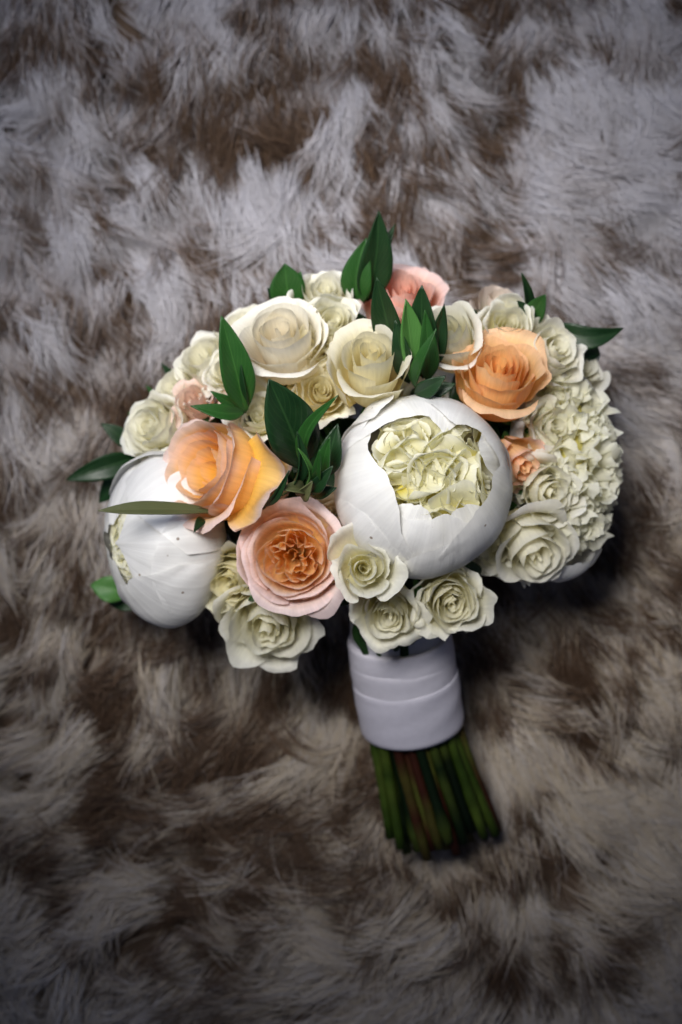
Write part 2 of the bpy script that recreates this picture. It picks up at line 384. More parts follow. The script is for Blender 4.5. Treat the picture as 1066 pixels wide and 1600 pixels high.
def shell_petal(parent, rng, mat, colf, R, phi, A, rim, lay, sq=(1, 1, 1), base=0.06, tilt=0.02, t=1.0, nu=26, nv=24, jag=0.02, bumpy=0.008, name='petal', lip=0.0):
    """a big guard petal that hugs the globe of a peony; rim(theta) = polar angle where it ends"""
    u = np.linspace(-1, 1, nu)[None, :] * np.ones((nv, 1))
    v = np.linspace(0, 1, nv)[:, None] * np.ones((1, nu))
    th = phi + u * A * (0.45 + 0.55 * ss(v, 0.0, 0.45))
    ph = rng.uniform(0, 6.28, 4)
    lim = rim(th) + 0.75 * np.abs(u) ** 3.2 + jag * (np.sin(9 * th + ph[0]) + 0.7 * np.sin(17 * th + ph[1]) + 0.5 * np.sin(31 * th + ph[2]))
    lo = PI - base
    psi = lo + (lim - lo) * v
    rr = R * (1 + lay + tilt * u + 0.01 * np.sin(3 * psi + ph[3]))
    wb = Wob(rng, 2.2, 5); wc = Wob(rng, 7, 5)
    rr = rr * (1 + bumpy * 2.0 * wb(u, v * 2) * ss(v, 0.1, 0.6) + bumpy * 0.5 * wc(u, v * 2)) - R * lip * ss(v, 0.82, 1.0) * 0.0
    rr = rr * (1 + lip * ss(v, 0.86, 1.0) - 0.012 * ss(np.abs(u), 0.8, 1.0)) * (1 + 0.018 * (1 - u * u))
    # fine lengthwise ribs
    rr = rr * (1 + 0.0022 * np.sin(u * 26 + ph[2]) * ss(v, 0.2, 0.9))
    x = rr * np.sin(psi) * np.cos(th) * sq[0]; y = rr * np.sin(psi) * np.sin(th) * sq[1]; z = rr * np.cos(psi) * sq[2]
    return grid_mesh(name, np.stack([x, y, z], -1), colf(u, v, t), mat, parent)

def free_petal(parent, rng, mat, colf, M, w, l, cup=0.3, bend=0.2, crumple=0.12, rf=4, base_w=0.35, t=0.5, nu=11, nv=10, name='petal', frill=0.08, squash=None):
    """a loose petal: x across, y along, z its face; M places it in the flower"""
    u = np.linspace(-1, 1, nu)[None, :] * np.ones((nv, 1))
    v = np.linspace(0, 1, nv)[:, None] * np.ones((1, nu))
    ph = rng.uniform(0, 6.28, 3)
    wd = base_w + (1 - base_w) * np.sin(np.clip(v * 1.15, 0, 1) * PI / 2)
    ed = 1 - 0.22 * np.abs(u) ** 2.5 + frill * (np.sin(rf * 2.2 * u + ph[0]) + 0.6 * np.sin(rf * 5 * u + ph[1])) * ss(v, 0.5, 1)
    x = w * u * wd; y = l * v * ed
    z = cup * w * u * u * (0.3 + v) + bend * l * v ** 2
    n1, n2 = Wob(rng, 2.6, 5), Wob(rng, 3.0, 5)
    z = z + crumple * l * n1(u * 1.2, v * 1.6) * ss(v, 0.1, 0.8) + frill * 0.9 * l * np.sin(rf * 2 * u + ph[2]) * ss(v, 0.5, 1)
    x = x + crumple * 0.5 * l * n2(u, v * 2) * v
    P = np.stack([x, y, z], -1)
    Mn = np.array(M)
    P = P @ Mn[:3, :3].T + Mn[:3, 3]
    if squash:
        P = squashed(P, squash)
    return grid_mesh(name, P, colf(u, v, t), mat, parent)

def frame(pos, along, normal_hint):
    y = Vector(along).normalized(); n = Vector(normal_hint)
    x = y.cross(n)
    if x.length < 1e-5: x = y.orthogonal()
    x.normalize(); z = x.cross(y).normalized()
    return Matrix(((x.x, y.x, z.x, pos[0]), (x.y, y.y, z.y, pos[1]), (x.z, y.z, z.z, pos[2]), (0, 0, 0, 1)))

# ------------------------------------------------------------------ stems
WR0, WR1, END = W(624, 1000, 0.096), W(644, 1128, 0.064), W(696, 1306, 0.044)
NECK = WR0 + (WR0 - WR1) * 0.55
AX = (END - WR0).normalized()
SX = Vector((0.985, 0.17, 0)).normalized(); SX = (SX - AX * SX.dot(AX)).normalized()
SZ = SX.cross(AX).normalized()
if SZ.z < 0: SZ = -SZ

def catmull(pts, n):
    pts = [pts[0] * 2 - pts[1]] + pts + [pts[-1] * 2 - pts[-2]]
    out = []
    for i in range(1, len(pts) - 2):
        p0, p1, p2, p3 = pts[i - 1:i + 3]
        for j in range(n):
            t = j / n
            out.append(0.5 * ((2 * p1) + (p2 - p0) * t + (2 * p0 - 5 * p1 + 4 * p2 - p3) * t * t + (3 * p1 - p0 - 3 * p2 + p3) * t ** 3))
    out.append(pts[-2]); return out

def tube_pts(path, radf, ns=8):
    n = len(path); rings = []
    up = Vector((0.31, 0.2, 0.93))
    for i, p in enumerate(path):
        tg = (path[min(i + 1, n - 1)] - path[max(i - 1, 0)]).normalized()
        a = tg.cross(up).normalized(); b = tg.cross(a).normalized()
        r = radf(i / (n - 1))
        rings.append([p + (a * math.cos(k * 2 * PI / ns) + b * math.sin(k * 2 * PI / ns)) * r for k in range(ns)])
    # closed cut end
    rings.append([path[-1] + (q - path[-1]) * 0.02 for q in rings[-1]])
    return rings

N_STEM = 58
_slots = []
for i in range(N_STEM):
    rr = math.sqrt((i + 0.5) / N_STEM); th = i * 2.39996
    _slots.append((rr * math.cos(th), rr * math.sin(th)))
random.seed(11); random.shuffle(_slots)
_stem_i = [0]

def add_stem(root, inv, start, back, rad=0.0030, colour=None, rs=0):
    i = _stem_i[0]; _stem_i[0] += 1
    rng = random.Random(100 + i)
    a, b = _slots[i % N_STEM]
    def off(c, r1, r2): return c + SX * (a * r1) + SZ * (b * r2)
    fan = 1.0 + 0.12 * rng.uniform(-1, 1)
    end = off(END, 0.0300 * fan, 0.0165) + AX * rng.uniform(-0.010, 0.006)
    pts = [start, start + back * 0.022, off(NECK, 0.018, 0.015), off(WR0, 0.0235, 0.0195), off(WR1, 0.0235, 0.0180), end]
    path = catmull([Vector(p) for p in pts], 6)
    nodes = [rng.uniform(0.78, 0.97) for _ in range(2)]
    def radf(t):
        r = rad * (0.82 + 0.25 * t)
        for q in nodes: r += rad * 0.35 * math.exp(-((t - q) / 0.012) ** 2)
        return r
    # finer sampling of the last stretch so nodes show
    rings = tube_pts(path, radf, 9)
    P = np.array([[list(inv @ q) for q in r] for r in rings])
    if colour is None:
        colour = rng.choice([(0.002, 0.007, 0.001), (0.001, 0.005, 0.001), (0.012, 0.028, 0.003), (0.002, 0.008, 0.002), (0.003, 0.010, 0.002), (0.026, 0.007, 0.003)])
    if i % 6 == 2: colour = (0.035, 0.009, 0.005)
    if i % 6 == 4: colour = (0.020, 0.042, 0.004)
    C = np.ones(P.shape) * np.array(colour)
    tt = np.linspace(0, 1, P.shape[0])
    g0 = (1 - ss(tt, 0.55, 0.7))[:, None, None]
    C = C * (1 - g0) + g0 * np.array([0.014, 0.045, 0.010])
    for q in nodes:
        g = np.exp(-((tt - q) / 0.02) ** 2)[:, None, None]
        C = C * (1 - 0.6 * g) + 0.6 * g * np.array([0.07, 0.10, 0.015])
    C[-1] = (0.12, 0.13, 0.05)
    return grid_mesh('stem', P, C, M_STEM, root, wrap_u=True)

def add_calyx(root, S, rng):
    # green hip under the head with five sepals
    n = 10; rows = []
    for v in np.linspace(0, 1, 6):
        r = S * (0.05 + 0.13 * math.sin(v * PI * 0.55)); zz = -S * 0.12 + S * 0.30 * v
        rows.append([(r * math.cos(k * 2 * PI / n), r * math.sin(k * 2 * PI / n), zz) for k in range(n)])
    P = np.array(rows); C = np.ones(P.shape) * np.array([0.05, 0.12, 0.03])
    o = grid_mesh('calyx', P, C, M_STEM, root, wrap_u=True)
    for k in range(5):
        ph = k * 2 * PI / 5 + rng.uniform(-.2, .2)
        d = Vector((math.cos(ph), math.sin(ph), rng.uniform(-.25, .05))).normalized()
        M = frame(d * S * 0.10 + Vector((0, 0, S * 0.04)), d, (0, 0, 1))
        q = free_petal(root, rng, M_LEAFM, lambda u, v, t: np.ones(u.shape + (3,)) * 0.1, M, S * 0.11, S * 0.45, 0.3, 0.0, 0.03, nu=5, nv=7, name='sepal', frill=0.0)
        if k: q.data.materials.clear(); q.data.materials.append(M_LEAFM)

def flower_root(name, px, py, z, face, spin, hc, label, cat, group):
    fx, fy = face; fz = math.sqrt(max(0.02, 1 - fx * fx - fy * fy))
    f = Vector((fx, fy, fz)).normalized()
    q = f.to_track_quat('Z', 'Y') @ Quaternion((0, 0, 1), spin)
    M = Matrix.Translation(W(px, py, z) - f * hc) @ q.to_matrix().to_4x4()
    o = empty(name, M, label, cat, group)
    return o, M, f

# ------------------------------------------------------------------ colours of the petals
def cf_white_rose(edge=(0.92, 0.915, 0.89), mid=(0.91, 0.895, 0.76), core=(0.86, 0.81, 0.42)):
    def f(u, v, t):
        c = mix(core, mid, ss(v, 0.1, 0.7) * np.ones_like(u))
        c = mix(c, edge, ss(v, 0.6, 1.0) * (0.15 + 0.85 * t))
        return c * (1 - 0.0 * u[..., None])
    return f

def mixv(a, b, t):
    return a * (1 - t[..., None]) + b * t[..., None]

def cf_peach(inner=(0.90, 0.40, 0.10), midc=(0.90, 0.55, 0.30), pink=(0.86, 0.62, 0.58), pk=0.8, outer=0.0):
    inner = np.array(inner); midc = np.array(midc); pink = np.array(pink)
    def f(u, v, t):
        base = mix(inner, midc, np.clip(t * 1.0 * ss(v, 0.3, 1.0) + 0.15 * v, 0, 1))
        base = mixv(base, np.broadcast_to(pink, base.shape), outer * ss(np.array(t), 0.45, 0.8) * ss(v, 0.35, 0.75) * np.ones_like(v))
        e = np.maximum(ss(v, 0.76, 1.0), ss(np.abs(u), 0.82, 1.0) * ss(v, 0.4, 0.85))
        return mixv(base, np.broadcast_to(pink, base.shape), np.clip(e * (0.25 + 1.0 * t) * pk, 0, 1))
    return f

# ------------------------------------------------------------------ roses
def rose(px, py, z, Rpx, face, label, group, name='rose', cat='rose', N=16, H=1.25, seed=1, colf=None, mat=None, pw=0.85, rtop=0.78,
         drop=0.35, dip=0.10, curl=(0.0, 0.34), cs=0.7, ruf=(0.02, 0.07), rf=(2.0, 3.0), A=(2.1, 0.95), side=0.06, spin=0.0, bulge=(0.8, 1.15),
         crumple=0.014, nu=19, nv=14, inner_ruf=0, rstem=0.0027, ell=(1, 1), hcf=0.6, tail=()):
    rng = np.random.default_rng(seed)
    if name == 'spray_rose':
        N = int(N + rng.integers(-4, 3)); H = H * rng.uniform(0.9, 1.25); rtop = rtop * rng.uniform(0.96, 1.08); pw = pw * rng.uniform(0.75, 1.15)
        ruf = (ruf[0] * rng.uniform(0.7, 1.6), ruf[1] * rng.uniform(0.8, 1.7)); crumple = crumple * rng.uniform(0.8, 1.6); drop = drop * rng.uniform(0.6, 1.3)
        dip = dip * rng.uniform(0, 2.5)
    R = pxm(Rpx, z); Hh = H * R
    root, M, f = flower_root(name, px, py, z, face, spin, Hh * hcf, label, cat, group)
    inv = M.inverted()
    for k in range(N):
        t = k / (N - 1)
        phi = k * 2.399963 + rng.uniform(-0.25, 0.25)
        rr = R * rtop * (0.07 + 0.93 * t ** pw)
        zz = Hh * (1 - dip * (1 - t) ** 1.5 - drop * max(0, t - 0.25) ** 1.6 + rng.uniform(-0.025, 0.025))
        inn = inner_ruf * math.exp(-((t - 0.16) / 0.24) ** 2)
        cup_petal(root, rng, mat, colf, phi, A[0] + (A[1] - A[0]) * min(1, t * 1.25), rr, zz,
                  bulge=bulge[0] + (bulge[1] - bulge[0]) * t, curl=(curl[0] + (curl[1] - curl[0]) * ss(np.array(t), 0.35, 1.0)) * rng.uniform(0.5, 1.5),
                  cs=cs + rng.uniform(-0.08, 0.06), side=side * t * rng.uniform(0.2, 1.6), ruf=ruf[0] + (ruf[1] - ruf[0]) * t + inn, rf=(rf[0] + (rf[1] - rf[0]) * t) + (1.6 if inn > 0.08 else 0),
                  rnd=0.10 + 0.14 * t, notch=rng.uniform(0, 0.05), spiral=0.03 + 0.03 * t, crumple=crumple * (1 + 0.8 * t), t=t, nu=nu + (8 if inn > 0.08 else 0), nv=nv)
    for spec in tail:
        # a drooping outer petal: azimuth, reach, width, drop
        ph, reach, wd, dn, tt = spec
        d = Vector((math.cos(ph), math.sin(ph), dn)).normalized()
        Mx = frame(Vector((0, 0, Hh * 0.28)), d, (0, 0, 1))
        free_petal(root, rng, mat, colf, Mx, R * wd, R * reach, cup=0.35, bend=0.12, crumple=0.05, rf=3, t=tt, nu=17, nv=15, frill=0.04)
    add_calyx(root, R * 1.0, rng)
    add_stem(root, inv, Vector(M.translation), -f, rstem)
    return root

GW = 'white spray roses of the bouquet'; GP = 'peach roses of the bouquet'; GPE = 'white peonies of the bouquet'; GL = 'large white roses of the bouquet'
WR = cf_white_rose(); WG = cf_white_rose(edge=(0.90, 0.90, 0.86), mid=(0.91, 0.895, 0.75), core=(0.85, 0.81, 0.42))
WC = cf_white_rose(edge=(0.90, 0.88, 0.80), mid=(0.90, 0.85, 0.60), core=(0.90, 0.76, 0.32))
SPRAY = dict(name='spray_rose', cat='spray rose', mat=M_ROSEW, N=18, H=1.15, rtop=0.78, drop=0.42, dip=0.10, curl=(0.02, 0.26), ruf=(0.04, 0.085), rf=(2.0, 3.4), A=(2.1, 1.05), crumple=0.044, side=0.05)
BIG = dict(name='rose', cat='rose', mat=M_ROSEW, N=15, H=1.5, rtop=0.74, drop=0.22, dip=0.06, curl=(0.0, 0.30), ruf=(0.02, 0.055), crumple=0.022, rf=(1.6, 2.2), A=(2.2, 1.2), side=0.05)

# peach roses
PE = cf_peach(inner=(1.0, 0.68, 0.22), midc=(0.98, 0.82, 0.60), pink=(0.94, 0.78, 0.80), pk=1.0, outer=0.8)
rose(458, 868, 0.168, 90, (-0.06, -0.04), 'open peach rose with tightly folded orange heart and pink rim facing the camera', GP,
     N=27, H=1.0, seed=21, colf=PE, mat=M_PEACH, pw=0.72, rtop=0.84, drop=0.42, dip=0.08, curl=(0, 0.26), ruf=(0.03, 0.035), rf=(2, 2.2), A=(1.3, 1.15),
     inner_ruf=0.24, side=0.02, spin=0.6, nu=23, nv=14, hcf=0.55, crumple=0.010)
PD = cf_peach(inner=(1.0, 0.62, 0.08), midc=(0.98, 0.68, 0.32), pink=(0.90, 0.72, 0.68), pk=0.95)
rose(335, 737, 0.155, 102, (-0.66, 0.22), 'peach rose turned to the left beside the big dark leaf with deep orange hollow', GP,
     N=16, H=1.55, seed=38, colf=PD, mat=M_PEACH, pw=0.62, rtop=0.72, drop=0.24, dip=0.42, curl=(0.02, 0.22), ruf=(0.05, 0.03), A=(1.5, 1.30), cs=0.78, spin=2.2, nu=21, nv=16, hcf=0.55,
     tail=((-0.6, 1.7, 0.75, 0.25, 0.8),))
PF = cf_peach(inner=(0.99, 0.62, 0.20), midc=(0.98, 0.71, 0.38), pink=(0.88, 0.58, 0.38), pk=0.7)
rose(776, 597, 0.154, 80, (0.05, 0.60), 'orange peach rose above and right of the central peony among white roses', GP,
     N=18, H=1.5, seed=44, colf=PF, mat=M_PEACH, pw=0.85, rtop=0.80, drop=0.30, dip=0.12, curl=(0, 0.26), A=(1.8, 1.1), spin=1.0, nu=21, nv=15, hcf=0.5)
PP = cf_peach(inner=(0.98, 0.60, 0.24), midc=(0.96, 0.68, 0.42), pink=(0.92, 0.62, 0.54), pk=1.0)
rose(808, 722, 0.150, 54, (0.45, -0.45), 'small peach bud with pink outer petal squeezed between central and right peony', GP,
     N=10, H=1.6, seed=47, colf=PP, mat=M_PEACH, rtop=0.75, A=(2, 1.2), spin=2.0)
rose(628, 472, 0.118, 72, (0.02, 0.62), 'salmon pink rose at the top behind the upright leaf cluster', GP,
     N=16, H=1.5, seed=52, colf=cf_peach(inner=(0.88, 0.46, 0.32), midc=(0.90, 0.60, 0.52), pink=(0.93, 0.70, 0.68), pk=1.0), mat=M_PEACH, rtop=0.8, A=(2, 1.1), spin=0.3, ruf=(0.03, 0.09))
rose(305, 628, 0.125, 44, (-0.3, 0.45), 'pale blush rosebud peeking out behind the left peach rose', GP,
     N=10, H=1.4, seed=57, colf=cf_peach(inner=(0.86, 0.62, 0.48), midc=(0.86, 0.68, 0.60), pink=(0.86, 0.68, 0.64)), mat=M_PEACH, rtop=0.8)

# big white roses
rose(580, 578, 0.168, 80, (-0.02, 0.50), 'tall white rose with cream spiral bud directly above the central peony', GL, seed=61, colf=WC, **{**BIG, 'H': 1.75, 'rtop': 0.70, 'hcf': 0.55, 'N': 14})
rose(440, 535, 0.150, 78, (-0.12, 0.52), 'loose white rose with warm folded petals between two tall leaves at upper left', GL, seed=66, colf=cf_white_rose(mid=(0.90, 0.85, 0.74), core=(0.90, 0.74, 0.46)), **{**BIG, 'N': 13, 'rtop': 0.78, 'pw': 0.6})
rose(704, 528, 0.150, 66, (-0.28, 0.35), 'white rose with curled back petal between leaf cluster and orange rose', GL, seed=68, colf=WG, **{**BIG, 'N': 12})
rose(830, 855, 0.145, 80, (0.30, -0.55), 'drooping white rose with long hanging petals at the lower right edge', GL, seed=71, colf=WR,
     **{**BIG, 'N': 12, 'H': 1.3, 'tail': ((3.9, 1.1, 0.6, -0.25, 1.0), (4.9, 1.15, 0.6, -0.2, 1.0), (2.9, 1.0, 0.5, -0.1, 1.0))})
rose(778, 850, 0.138, 60, (-0.05, -0.60), 'half hidden white rose petals under the right side of the central peony', GL, seed=72, colf=WG, **{**BIG, 'N': 9, 'H': 1.4})

# white spray roses
rose(568, 888, 0.186, 58, (0.04, 0.02), 'small white spray rose with greenish spiral heart under the central peony', GW, seed=81, colf=WG, **{**SPRAY, 'A': (2.1, 1.0), 'N': 18, 'ruf': (0.02, 0.06), 'pw': 1.0})
rose(608, 957, 0.158, 62, (-0.10, -0.42), 'white spray rose hanging just above the left of the ribbon', GW, seed=83, colf=WG, **SPRAY)
rose(706, 940, 0.158, 64, (0.10, -0.28), 'wide open white spray rose at the bottom right above the ribbon', GW, seed=86, colf=WG, **SPRAY)
rose(420, 970, 0.138, 86, (-0.05, -0.48), 'broad white spray rose lowest in the bouquet under the pink rimmed rose', GW, seed=88, colf=WG, **{**SPRAY, 'N': 17})
rose(365, 905, 0.140, 60, (-0.35, -0.25), 'cream spray rose wedged between left peony and pink rimmed rose', GW, seed=91, colf=cf_white_rose(edge=(0.90, 0.88, 0.74), mid=(0.88, 0.84, 0.58)), **SPRAY)
rose(240, 668, 0.120, 62, (-0.55, 0.25), 'soft white spray rose above the left peony', GW, seed=93, colf=WG, **SPRAY)
rose(325, 568, 0.116, 62, (-0.4, 0.5), 'blurred white spray rose at the upper left rim behind a tall leaf', GW, seed=94, colf=WR, **SPRAY)
rose(385, 520, 0.118, 56, (-0.25, 0.6), 'white spray rose tucked behind the loose white rose at upper left', GW, seed=95, colf=WR, **SPRAY)
rose(275, 612, 0.112, 50, (-0.5, 0.5), 'small pale spray rose on the left rim over the blush bud', GW, seed=96, colf=WR, **SPRAY)
rose(508, 465, 0.126, 56, (0, 0.55), 'white spray rose at the top edge next to a broad leaf', GW, seed=97, colf=WR, **SPRAY)
rose(518, 508, 0.142, 54, (0.15, 0.35), 'white spray rose with green slit between the two large white roses', GW, seed=98, colf=WG, **SPRAY)
rose(502, 612, 0.152, 52, (0.05, 0.2), 'crumpled cream spray rose right of the big dark leaf', GW, seed=99, colf=WC, **SPRAY)
rose(404, 650, 0.150, 52, (-0.1, 0.3), 'white spray rose left of the big dark leaf', GW, seed=101, colf=WG, **SPRAY)
rose(794, 510, 0.138, 56, (0.1, 0.28), 'white spray rose with green centre at the upper right above orange rose', GW, seed=103, colf=WG, **SPRAY)
rose(862, 550, 0.136, 60, (0.45, 0.30), 'ruffled white spray rose on the upper right shoulder', GW, seed=105, colf=WR, **SPRAY)
rose(775, 475, 0.112, 42, (0.1, 0.7), 'pale blush white bud at the top right behind the others', GW, seed=106, colf=cf_white_rose(edge=(0.84, 0.72, 0.68), mid=(0.82, 0.74, 0.66)), **{**SPRAY, 'name': 'rosebud', 'cat': 'rosebud', 'N': 9, 'H': 1.6})
rose(856, 768, 0.150, 64, (0.35, -0.15), 'white spray rose with thin upright petals left of the right peony', GW, seed=107, colf=WR, **{**SPRAY, 'ruf': (0.06, 0.12)})
rose(862, 668, 0.142, 48, (0.45, 0.1), 'small white spray rose between orange rose and right peony', GW, seed=108, colf=WG, **SPRAY)

rose(408, 752, 0.140, 52, (0.25, -0.30), 'orange peach bloom half hidden between left peach rose and open pink rimmed rose', GP,
     N=11, H=1.3, seed=121, colf=PD, mat=M_PEACH, rtop=0.8, A=(1.9, 1.2), spin=1.2)
rose(900, 575, 0.112, 56, (0.5, 0.35), 'white spray rose at the far right shoulder under the reaching dark leaf', GW, seed=122, colf=WR, **SPRAY)
rose(655, 625, 0.118, 66, (0.1, 0.4), 'white spray rose deep below the upright leaf cluster', GW, seed=123, colf=WG, **SPRAY)
rose(812, 800, 0.128, 56, (0.2, -0.2), 'cream spray rose deep between central peony and lower right rose', GW, seed=124, colf=WG, **SPRAY)
rose(455, 610, 0.136, 56, (-0.1, 0.4), 'cream spray rose partly behind the big dark leaf under the loose white rose', GW, seed=125, colf=WC, **SPRAY)
rose(520, 800, 0.140, 50, (0.0, 0.1), 'beige spray rose deep between open peach rose and central peony', GW, seed=126, colf=cf_white_rose(edge=(0.90, 0.82, 0.70), mid=(0.88, 0.76, 0.58)), **SPRAY)

rose(365, 580, 0.134, 50, (-0.25, 0.4), 'white spray rose between the tall upright leaf and the loose white rose', GW, seed=131, colf=WR, **SPRAY)
rose(490, 540, 0.148, 46, (0.1, 0.4), 'ivory spray rose in the notch between the two large white roses', GW, seed=132, colf=WC, **SPRAY)

# ------------------------------------------------------------------ peonies
def cf_peony_out(u, v, t):
    c = mix((0.78, 0.77, 0.66), (0.84, 0.84, 0.85), ss(v, 0.05, 0.45))
    return c
def cf_peony_in(u, v, t):
    c = mix((0.88, 0.78, 0.16), (0.92, 0.90, 0.66), ss(v, 0.05, 0.55))
    return mixv(c, np.broadcast_to(np.array((0.92, 0.92, 0.87)), c.shape), ss(v, 0.6, 1.0) * 0.8)
def cf_peony_in_cream(u, v, t):
    c = mix((0.90, 0.86, 0.50), (0.91, 0.90, 0.76), ss(v, 0.05, 0.55))
    return mixv(c, np.broadcast_to(np.array((0.91, 0.91, 0.84)), c.shape), ss(v, 0.6, 1.0) * 0.8)

def peony(px, py, z, Rpx, face, spin, seed, label, sq=(1, 1, 1), guards=(), n_in=50, core=0.80, psi_in=48, size=(0.20, 0.30), incol=cf_peony_in, radial=0.6, group=GPE, ball=False, open_at=(26, 38), rosettes=0, jag=0.016, opening=None, lip=0.0):
    rng = np.random.default_rng(seed)
    R = pxm(Rpx, z)
    root, M, f = flower_root('peony', px, py, z, face, spin, 0.0, label, 'peony', group)
    for (phi, A, rim, lay, tilt) in guards:
        ra, rb = rng.uniform(0, 6.28, 2)
        def rimf(th, rim=rim, ra=ra, rb=rb):
            if opening is not None:
                return np.radians(np.interp(np.degrees(th) % 360, opening[0], opening[1], period=360) + rim + 1.6 * np.sin(3 * th + ra) + 1.0 * np.sin(8 * th + rb))
            return np.radians(rim) + jag * (6 * np.sin(2 * th + ra) + 4.5 * np.sin(5 * th + rb))
        shell_petal(root, rng, M_WHITE, cf_peony_out, R, math.radians(phi), math.radians(A), rimf, lay, sq, tilt=tilt * 1.6, jag=jag, bumpy=0.013, lip=rng.uniform(-0.01, 0.02) + lip)
    # heart: crumpled petals packed over a smaller globe
    for k in range(n_in):
        q = (k + 0.5) / n_in
        psd = psi_in * math.sqrt(q)
        ps = math.radians(psd); th = k * 2.399963 + rng.uniform(-0.3, 0.3)
        d = Vector((math.sin(ps) * math.cos(th), math.sin(ps) * math.sin(th), math.cos(ps)))
        tang = Vector((math.cos(th) * math.cos(ps), math.sin(th) * math.cos(ps), -math.sin(ps)))
        side = d.cross(tang)
        sw = rng.uniform(-1, 1, 3)
        s = R * rng.uniform(*size)
        if ball:
            al = (d * radial + side * sw[0] * 0.4 + tang * (sw[1] * 0.4)).normalized()
            nh = tang * sw[2] + side * rng.uniform(-0.8, 0.8) - d * 0.3
            tipr = core * rng.uniform(0.93, 1.05)
        else:
            # petals fold over the hollow: those near the rim lean inwards
            al = (d * radial + side * sw[0] * 0.6 - tang * (0.15 + 0.75 * q + 0.3 * sw[1])).normalized()
            nh = -tang * 0.8 + d * 0.7 + side * sw[2] * 0.7
            tipr = core * rng.uniform(0.90, 1.0) * (1 - 0.10 * q) * (1 - 0.10 * math.exp(-(q / 0.15)))
        tip = d * R * tipr
        pos = tip - al * s * 1.05
        pos = Vector((pos.x * sq[0], pos.y * sq[1], pos.z * sq[2]))
        free_petal(root, rng, M_CREAM, incol, frame(pos, al, nh), s * (rng.uniform(0.45, 0.85) if ball else rng.uniform(0.6, 1.0)), s * 1.25, cup=rng.uniform(0.3, 1.0), bend=rng.uniform(-0.15, 0.45),
                   crumple=0.10 if not ball else 0.10, rf=2.0 if not ball else 2.8, nu=17, nv=14, t=q, frill=0.03 if not ball else 0.07, squash=None if ball else (R, sq, open_at[0], open_at[1], 1.0, 0.93))
    # small crumpled rosettes round yellow hollows
    sqz = (R, sq, open_at[0], open_at[1], 1.03, 0.93)
    for m in range(rosettes):
        q = (m + 0.35) / rosettes
        ps = math.radians(open_at[1] * 1.22) * math.sqrt(q); th = m * 2.399963 + 0.7
        d = Vector((math.sin(ps) * math.cos(th) * sq[0], math.sin(ps) * math.sin(th) * sq[1], math.cos(ps) * sq[2])).normalized()
        al = (d + Vector(rng.normal(0, 0.22, 3))).normalized()
        Mr = frame(d * R * 0.44 * min(sq), Vector((0.3, 0.2, 0.1)).cross(al), al)
        rad = R * rng.uniform(0.25, 0.34)
        for k in range(6):
            cup_petal(root, rng, M_CREAM, incol, k * 2.1 + rng.uniform(-.5, .5), rng.uniform(0.9, 1.5), rad * (0.28 + 0.85 * k / 5), R * (0.50 + 0.05 * rng.uniform(-1, 1)) * (0.98 - 0.10 * (k / 5)),
                      bulge=1.1, curl=0.14 + 0.10 * k / 5, cs=0.66, ruf=0.21, rf=1.4, rnd=0.14, notch=rng.uniform(0, 0.12), crumple=0.05, t=q, nu=25, nv=14, M=Mr, squash=sqz)
    # dark yellow floor that the heart petals grow from
    u = np.linspace(0, 2 * PI, 24, endpoint=False)[None, :]; v = np.linspace(0.02, 1, 12)[:, None]
    ps = v * PI * 0.9
    rr = R * core * (0.80 if ball else 0.66)
    P = np.stack([rr * np.sin(ps) * np.cos(u) * sq[0], rr * np.sin(ps) * np.sin(u) * sq[1], rr * np.cos(ps) * np.ones_like(u) * sq[2]], -1)
    grid_mesh('heart', P, np.ones(P.shape) * np.array((0.90, 0.82, 0.26)), M_CREAM, root, wrap_u=True)
    inv = M.inverted()
    add_stem(root, inv, Vector(M.translation) - f * R * sq[2] * 0.96, -f, 0.0030)
    return root

# azimuths are in the flower's own frame (x right, y up in the photo when the spin is 0)
# outline of the opening of the large peony: direction round its axis -> polar angle
OPEN_A = ([17, 38, 53, 60, 75, 90, 105, 127, 147, 161, 186, 215, 229, 243, 262, 284, 309, 327, 351], [43, 45, 38, 31, 31, 35, 41, 41, 40, 43, 33, 31, 32, 38, 35, 33, 40, 40, 37])
peony(661, 757, 0.165, 135, (0.10, 0.22), math.radians(204), 201, 'largest white peony, half open with ruffled cream heart, in the centre',
      sq=(1, 1, 1), opening=OPEN_A, guards=[(195, 72, 0.5, 0.0, 0.012), (268, 62, 1, -0.018, 0.012), (330, 62, 1, 0.008, -0.012), (45, 64, 0, -0.016, 0.010), (112, 58, 1, 0.014, 0.012),
              (250, 34, -5, -0.036, 0.0), (80, 26, -6, -0.036, 0.0), (20, 30, -7, -0.036, 0.0), (305, 28, -5, -0.036, 0.0),
              (228, 44, 26, 0.030, 0.010), (292, 46, 19, 0.028, -0.010), (2, 42, 27, 0.032, 0.008), (142, 42, 20, 0.038, 0.010), (128, 22, 13, 0.085, 0.0)],
      n_in=20, core=0.90, psi_in=48, size=(0.34, 0.50), radial=0.4, rosettes=9, open_at=(28, 44), jag=0.010)
peony(257, 843, 0.125, 128, (-0.85, -0.06), 0.0, 207, 'left white peony, nearly closed smooth globe crossed by a narrow grey green leaf',
      sq=(1.0, 0.86, 0.64), guards=[(90, 66, 9, 0.0, 0.01), (200, 66, 10, 0.01, 0.01), (310, 66, 12, 0.015, -0.01), (15, 58, 26, 0.03, 0.012), (140, 60, 34, 0.045, -0.010), (70, 50, 50, 0.058, 0.012), (205, 52, 52, 0.065, 0.010)],
      n_in=12, core=0.96, psi_in=34, size=(0.2, 0.34), open_at=(14, 30), rosettes=6, jag=0.007, lip=0.022)
